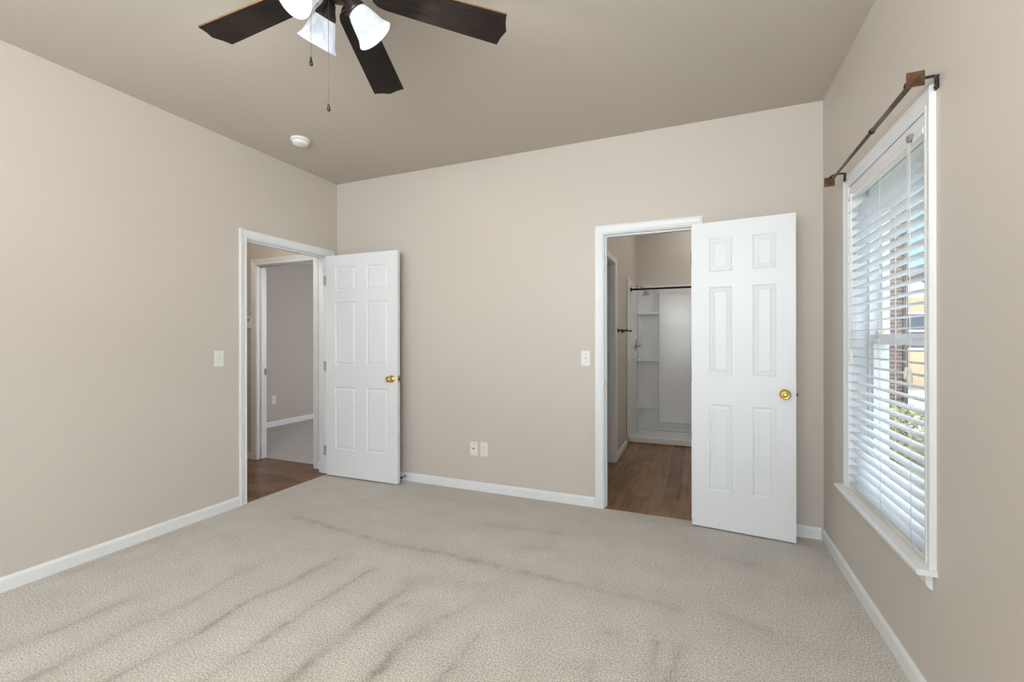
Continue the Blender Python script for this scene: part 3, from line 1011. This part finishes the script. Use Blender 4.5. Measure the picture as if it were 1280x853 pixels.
def outlet(loc, rz, label):
    e = plate('power_outlet', loc, rz, label, 'outlet')
    for z in (0.0195, -0.0195):
        f_ = MB()
        ol = [(0.0165 * math.cos(t), max(-0.0125, min(0.0125, 0.0165 * math.sin(t)))) for t in [2 * PI * k / 28 for k in range(28)]]
        f_.prism(ol, 0, 0.0012)
        f_.v = [(x, -0.006 - q, y_ + z) for x, y_, q in f_.v]
        fo = f_.build('receptacle', M_plast, e)
        sl = MB().box(-0.0072, -0.0052, -0.0075, -0.0071, z - 0.001, z + 0.007).box(0.0052, 0.0072, -0.0075, -0.0071, z - 0.001, z + 0.006)
        sl.lathe([(0.0024, 0), (0.0024, 0.0004)], 10, axis_mat((0, -0.0071, z - 0.007), (0, -1, 0)))
        sl.build('slots', M_slot, fo)
    screw(e, 0, 0)
    return e


outlet((-1.630, YB, 0.3485), 0, 'right of the paired white wall plates low on the back wall, a power outlet')
outlet((XF, 4.686, 0.390), R(90), 'white power outlet on the far room wall beyond the hall')

th = MB().box(-0.034, 0.034, -0.022, -0.0004, -0.0600, 0.0600).build('thermostat', M_plast, None, 0.004)
th.location = (-4.366, YHALL, 1.443)
tag(th, 'small white thermostat on the hall wall beside the second doorway', 'thermostat')
MB().box(-0.022, 0.022, -0.0228, -0.0220, 0.010, 0.042).build('display', simple('grey_display', (0.42, 0.45, 0.42), 0.2), th)

# smoke detector
sd = MB().lathe([(0.0, 0.0), (0.066, 0.0), (0.068, -0.004), (0.067, -0.014), (0.064, -0.018), (0.056, -0.018)], 40,
                caps=False).build('smoke_detector', M_plast)
sd.location = (-2.728, 2.472, H)
tag(sd, 'round white smoke detector on the ceiling near the left corner', 'smoke detector')
MB().lathe([(0.056, -0.0185), (0.056, -0.020)], 40, caps=False).build('vent_gap', M_slot, sd)
MB().lathe([(0.058, -0.020), (0.057, -0.032), (0.050, -0.041), (0.040, -0.045), (0.0, -0.046)], 40, caps=False).build('cover', M_plast, sd)

# spring door stop on the back baseboard
ds = MB()
ds.lathe([(0.011, 0), (0.011, 0.004), (0.007, 0.008)], 14, axis_mat((0, 0, 0), (0, -1, 0)))
ds.tube([(0.006 * math.cos(k * 0.7), -0.008 - k * 0.00062, 0.006 * math.sin(k * 0.7)) for k in range(70)], 0.0012, 5)
dso = ds.build('door_stop', M_steel)
dso.location = (-2.405, YB - BT, 0.042)
tag(dso, 'spring door stop with black tip on the back baseboard beside the left door', 'door stop')
MB().lathe([(0.0075, 0.050), (0.009, 0.053), (0.009, 0.064), (0.006, 0.067)], 14, axis_mat((0, 0, 0), (0, -1, 0))).build('rubber_tip', M_black, dso)

# ------------------------------------------------------------------ ceiling fan
FC = Vector((-1.208, 1.262))
ZB = 2.555   # blade roots
fan = tag(empty('ceiling_fan', (FC.x, FC.y, H)), 'dark five-blade ceiling fan with white bell glass lamps', 'ceiling fan')
Z = lambda z: z - H
MB().lathe([(0.075, 0.0), (0.078, -0.012), (0.070, -0.040), (0.045, -0.055), (0.030, -0.058)], 36).build('canopy', M_bronze, fan)
MB().lathe([(0.030, -0.055), (0.060, -0.075), (0.105, -0.088), (0.112, -0.105), (0.112, -0.150), (0.104, -0.168), (0.070, -0.182), (0.050, -0.186)], 40).build('motor_housing', M_bronze, fan)
MB().lathe([(0.050, -0.186), (0.056, -0.190), (0.057, -0.212), (0.046, -0.222), (0.040, -0.232), (0.042, -0.246), (0.034, -0.254), (0.012, -0.260), (0.0, -0.262)], 36, caps=False).build('switch_housing', M_bronze, fan)

RT = 0.628
half = [(0.115, 0.0), (0.117, 0.022), (0.125, 0.040), (0.140, 0.053), (0.165, 0.060), (0.30, 0.0655), (0.50, 0.0715), (RT - 0.008, 0.0750),
        (RT - 0.005, 0.055), (RT - 0.001, 0.035), (RT + 0.006, 0.016), (RT + 0.0115, 0.0)]
outl = [(x, -y) for x, y in half] + [(x, y) for x, y in reversed(half[1:-1])]
DROOP = math.atan2(0.052, RT)
PITCH_B = R(9)
for k in range(5):
    th_ = R(-177.06 - 72 * k)
    M_ = Matrix.Rotation(th_, 4, 'Z') @ Matrix.Rotation(DROOP, 4, 'Y') @ Matrix.Rotation(-PITCH_B, 4, 'X')
    bmat = Matrix.Translation((0, 0, Z(ZB))) @ M_
    blade = MB().prism(outl, -0.003, 0.003, 0, 1).build('blade', [M_blade, M_edge], fan)
    blade.matrix_local = bmat
    ir = MB()
    ir.prism([(0.045, -0.016), (0.100, -0.018), (0.125, -0.040), (0.175, -0.036), (0.190, -0.012), (0.190, 0.012), (0.175, 0.036), (0.125, 0.040), (0.100, 0.018), (0.045, 0.016)], 0.0032, 0.0075)
    for sx_, sy_ in ((0.135, 0.024), (0.135, -0.024), (0.172, 0.0)):
        ir.lathe([(0.006, -0.0032), (0.005, -0.006), (0.0, -0.007)], 10, Matrix.Translation((sx_, sy_, 0)), caps=False)
    io = ir.build('blade_iron', M_bronze, blade)

# lamp arms, sockets and bell shades
def add_lamp(azim, r0, z0, tilt):
    """azim degrees; socket start at radius r0, height z0; tilt = angle of the axis from straight down"""
    a_ = R(azim)
    d = Vector((math.cos(a_) * math.sin(R(tilt)), math.sin(a_) * math.sin(R(tilt)), -math.cos(R(tilt))))
    p = Vector((math.cos(a_) * r0, math.sin(a_) * r0, Z(z0)))
    arm = MB().tube([(math.cos(a_) * 0.020, math.sin(a_) * 0.020, Z(z0) + 0.008), tuple(p - d * 0.004), tuple(p + d * 0.012)], 0.011, 12)
    ao = arm.build('lamp_arm', M_bronze, fan)
    sk = MB().lathe([(0.0, -0.004), (0.016, -0.002), (0.022, 0.006), (0.026, 0.022), (0.036, 0.044), (0.038, 0.056), (0.034, 0.058)], 28, axis_mat(p, d), caps=False)
    sk.build('socket', M_bronze, ao)
    q = p + d * 0.048
    prof = [(0.033, 0.0), (0.036, 0.008), (0.043, 0.024), (0.049, 0.044), (0.054, 0.064), (0.060, 0.084), (0.068, 0.098), (0.0725, 0.105),
            (0.071, 0.1065), (0.065, 0.098), (0.057, 0.083), (0.051, 0.064), (0.046, 0.044), (0.040, 0.024), (0.033, 0.009), (0.030, 0.001)]
    sh = MB().lathe(prof, 40, axis_mat(q, d), caps=False).build('lamp_shade', M_shade, fan)
    MB().lathe([(0.0, 0.0), (0.012, 0.002), (0.014, 0.020), (0.022, 0.040), (0.026, 0.054), (0.023, 0.068), (0.013, 0.077), (0.0, 0.079)], 20, axis_mat(q, d), caps=False).build('bulb', M_bulb, sh)
    lp = q + d * 0.094
    point_light('bulb_glow', lp, 5.0, 0.012, (1.0, 0.95, 0.88), fan)


for az, r0, z0, tl in ((165, 0.050, 2.508, 38), (50, 0.030, 2.514, 42), (260, 0.062, 2.508, 46)):
    add_lamp(az, r0, z0, tl)


def chain(x, y, z0, z1):
    c = MB()
    n = int((z0 - z1) / 0.0042)
    c.tube([(x, y, Z(z0)), (x, y, Z(z1))], 0.0007, 5)
    for i in range(n):
        c.lathe([(0.0, -0.0014), (0.0014, 0.0), (0.0, 0.0014)], 6, Matrix.Translation((x, y, Z(z0 - i * 0.0042))), caps=False)
    o = c.build('pull_chain', M_rod, fan)
    MB().lathe([(0.0, 0.036), (0.0028, 0.034), (0.004, 0.024), (0.0068, 0.010), (0.0066, 0.003), (0.0, 0.0)], 14,
               Matrix.Translation((x, y, Z(z1) - 0.034)), caps=False).build('fob', M_bronze, o)


chain(-1.306 - FC.x, 1.232 - FC.y, 2.50, 2.290)
chain(-1.245 - FC.x, 1.255 - FC.y, 2.495, 2.122)

# ------------------------------------------------------------------ bathroom fittings
PX0, PX1 = XBATH + 0.003, 0.86
PY0, PY1 = 5.585, YE - 0.002
pan = MB()
pan.box(PX0, PX1, PY0, PY0 + 0.075, 0.014, 0.080).box(PX0, PX1, PY0 + 0.075, PY1, 0.0, 0.032)
pan.box(PX0, PX0 + 0.03, PY0 + 0.075, PY1, 0.032, 0.080).box(PX1 - 0.03, PX1, PY0 + 0.075, PY1, 0.032, 0.080).box(PX0, PX1, PY1 - 0.03, PY1, 0.032, 0.080)
po = pan.build('shower_pan', M_acryl, None, 0.006)
tag(po, 'low white shower pan on the bathroom wood floor', 'shower pan')
MB().lathe([(0.05, 0.0), (0.045, 0.003), (0.0, 0.003)], 24, Matrix.Translation((0.05, 5.98, 0.032)), caps=False).build('drain', M_chrome, po)
tm = MB().box(PX0, PX1, PY0 - 0.012, PY0 - 0.0005, -0.002, 0.016)
struct('trim_5', tm, M_bathwood, 'thin wood strip along the foot of the shower pan', 'trim')

sr = tag(empty('shower_surround', (PX0, PY1, 0.08)), 'white acrylic shower wall panels behind the bathroom doorway', 'shower surround')
so_ = sr.location.copy()
ZT = 1.985
SYF = 5.43
part(MB().box(PX0, PX0 + 0.022, SYF + 0.20, PY1, 0.0815, ZT), 'left_panel', M_acryl, sr, so_, 0.004)
part(MB().box(PX0, PX0 + 0.016, SYF, SYF + 0.20, 0.0815, ZT), 'front_flange', M_acryl, sr, so_, 0.004)
part(MB().box(PX1 - 0.022, PX1, SYF, PY1, 0.0815, ZT), 'right_panel', M_acryl, sr, so_, 0.004)
bp_ = MB().box(PX0 + 0.022, PX1 - 0.022, PY1 - 0.02, PY1, 0.0815, 1.915).box(PX0 + 0.022, PX1 - 0.022, PY1 - 0.035, PY1, 1.915, ZT)
bp_.box(PX0 + 0.022, PX1 - 0.022, PY1 - 0.028, PY1 - 0.02, 0.0815, 0.16)
bp_.box(PX0 + 0.022, PX0 + 0.07, PY1 - 0.05, PY1 - 0.02, 0.0815, 1.915)
part(bp_, 'back_panel', M_acryl, sr, so_, 0.004)
part(MB().box(-0.478, PX1 - 0.20, PY1 - 0.110, PY1 - 0.02, 0.155, 1.905), 'raised_panel', M_acryl, sr, so_, 0.012)
for z in (1.612, 0.985, 0.345):
    part(MB().box(PX0 + 0.022, -0.478, PY1 - 0.115, PY1 - 0.02, z - 0.022, z + 0.014), 'shelf', M_acryl, sr, so_, 0.008)

rod = MB().tube([(XBATH + 0.001, 5.64, 1.872), (0.89, 5.64, 1.872)], 0.0125, 14).build('shower_rod', M_dmetal)
tag(rod, 'straight black rod across the shower opening', 'shower rod')
MB().lathe([(0.026, 0), (0.024, 0.012), (0.0135, 0.02)], 20, axis_mat((PX0 + 0.017, 5.64, 1.872), (1, 0, 0))).build('end_flange', M_dmetal, rod)

hx = PX0 + 0.022
shd = MB().tube([(hx, 6.10, 1.955), (hx + 0.04, 6.10, 1.965), (hx + 0.085, 6.09, 1.945), (hx + 0.115, 6.08, 1.910), (hx + 0.125, 6.075, 1.888)], 0.0095, 12).build('showerhead', M_chrome)
tag(shd, 'chrome shower head on a curved arm by the rod', 'shower head')
MB().lathe([(0.032, 0), (0.030, 0.006), (0.012, 0.012)], 24, axis_mat((hx, 6.10, 1.952), (1, 0, 0))).build('escutcheon', M_chrome, shd)
MB().lathe([(0.012, -0.012), (0.016, 0.0), (0.022, 0.015), (0.040, 0.035), (0.045, 0.048), (0.043, 0.053), (0.0, 0.055)], 28, axis_mat((hx + 0.125, 6.075, 1.888), (0.35, -0.1, -1)), caps=False).build('spray_face', M_chrome, shd)
vv = MB().lathe([(0.085, 0), (0.083, 0.006), (0.070, 0.010), (0.030, 0.013), (0.028, 0.030), (0.024, 0.045), (0.0, 0.046)], 36, axis_mat((hx, 6.10, 1.180), (1, 0, 0)), caps=False).build('shower_valve', M_chrome)
tag(vv, 'round chrome shower valve with lever on the left shower panel', 'shower valve')
MB().tube([(hx + 0.035, 6.10, 1.180), (hx + 0.050, 6.06, 1.180), (hx + 0.090, 6.03, 1.178)], [0.010, 0.010, 0.007], 12).build('lever', M_chrome, vv)


def robe_hook(y, z, label):
    x = XBATH
    h_ = MB().lathe([(0.026, 0.0005), (0.026, 0.004), (0.019, 0.012), (0.012, 0.022), (0.010, 0.030)], 24, axis_mat((x, y, z), (1, 0, 0))).build('robe_hook', M_bronze)
    tag(h_, label, 'robe hook', 'robe hooks in the bathroom')
    MB().tube([(x + 0.028, y, z), (x + 0.095, y, z)], 0.0062, 12).build('hook_arm', M_bronze, h_)
    MB().lathe([(0.0, -0.013), (0.009, -0.010), (0.013, 0.0), (0.009, 0.010), (0.0, 0.013)], 16, axis_mat((x + 0.100, y, z), (1, 0, 0)), caps=False).build('hook_knob', M_bronze, h_)


robe_hook(4.76, 1.352, 'dark robe hook beside the bathroom side doorway casing')
robe_hook(5.06, 1.352, 'dark robe hook nearer the shower panel')

# ------------------------------------------------------------------ outside the window
GZ = -0.45
struct('ground', MB().box(XO + 0.1, 26, -6, 40, GZ - 0.1, GZ), M_soil, 'lawn outside the window', 'ground')
struct('driveway', MB().box(3.2, 22, 10.0, 19.0, GZ, GZ + 0.02), M_drive, 'pale concrete drive outside the window', 'driveway')


def house(name, x0_, x1_, y0_, y1_, hgt, mat, label, trim_right=True, wins=(), roof=True, cat='house'):
    h = tag(empty(name, ((x0_ + x1_) / 2, y0_, GZ)), label, cat)
    ho = h.location.copy()
    part(MB().box(x0_, x1_, y0_, y1_, GZ, hgt), 'wall', mat, h, ho)
    if trim_right:
        part(MB().box(x1_ - 0.10, x1_ + 0.02, y0_ - 0.02, y0_ + 0.12, GZ + 0.01, hgt), 'corner_board', M_white, h, ho)
    if roof:
        rm = MB()
        xm = (x0_ + x1_) / 2
        yo0, yo1 = y0_ - 0.35, y1_ + 0.35
        e0, e1 = x0_ - 0.35, x1_ + 0.30
        rm.prism([(e0, hgt - 0.1), (xm, hgt + 1.6), (e1, hgt - 0.1), (e1, hgt + 0.08), (xm, hgt + 1.8), (e0, hgt + 0.08)], yo0, yo1)
        rm.xf(Matrix(((1, 0, 0, 0), (0, 0, 1, 0), (0, 1, 0, 0), (0, 0, 0, 1))))
        part(rm, 'roof', M_roof, h, ho)
    for wx0, wx1, wz0, wz1 in wins:
        wf = MB()
        for c in (wx0, wx1 - 0.07):
            wf.box(c, c + 0.07, y0_ - 0.03, y0_ + 0.02, wz0, wz1)
        for c in (wz0, (wz0 + wz1) / 2 - 0.03, wz1 - 0.07):
            wf.box(wx0 + 0.07, wx1 - 0.07, y0_ - 0.03, y0_ + 0.02, c, c + 0.07)
        fo = part(wf, 'window', M_white, h, ho)
        part(MB().box(wx0 + 0.05, wx1 - 0.05, y0_ - 0.012, y0_ - 0.004, wz0 + 0.05, wz1 - 0.05), 'pane', M_leafd if False else simple('dark_pane', (0.10, 0.13, 0.17), 0.1), fo, ho)
    return h


house('house_wing', 1.02, 2.155, 6.9, 9.0, 2.9, M_siding, 'pale siding wing of this house outside the window', True, ((1.45, 1.85, 0.5, 1.9),), False)
bh = house('brick_house', 0.4, 3.165, 9.4, 14.0, 4.4, M_brick, 'brown brick house with a dark downspout outside the window', False, (), True)
part(MB().box(3.17, 3.235, 9.38, 9.45, GZ + 0.01, 4.3), 'downspout', M_roof, bh, bh.location.copy())
house('tan_house', 5.6, 13.0, 19.5, 27.0, 2.7, M_orange, 'distant tan house beyond the drive outside the window', True, ((6.4, 7.3, 0.9, 2.2), (8.4, 9.4, 0.9, 2.2)), True)


def shrub(loc, rx, rz_, mat, label, seed):
    rnd = random.Random(seed)
    s = MB()
    for _ in range(900):
        u, v, t = rnd.uniform(-1, 1), rnd.uniform(0, 2 * PI), rnd.uniform(0.55, 1.0) ** 0.5
        q = math.sqrt(1 - u * u)
        p = Vector((rx * t * q * math.cos(v), rx * t * q * math.sin(v), rz_ * (1 + t * u * 0.98)))
        d = Vector((rnd.gauss(0, 1), rnd.gauss(0, 1), rnd.gauss(0, 1))).normalized()
        e_ = d.orthogonal().normalized()
        l_ = rnd.uniform(0.03, 0.06)
        s.quad([p - d * l_, p + e_ * l_ * 0.45, p + d * l_, p - e_ * l_ * 0.45])
    o = s.build('shrub', mat, None, recalc=False)
    o.location = loc
    tag(o, label, 'shrub')
    MB().tube([(0, 0, 0), (0.02, 0, rz_)], 0.02, 8).build('stem', M_bark, o)
    return o


shrub((2.68, 7.9, GZ), 0.40, 0.42, M_leaf, 'yellow green shrub in front of the brick house', 3)
shrub((3.80, 8.7, GZ), 0.45, 0.55, M_leafd, 'dark green shrub at the corner of the brick house', 5)
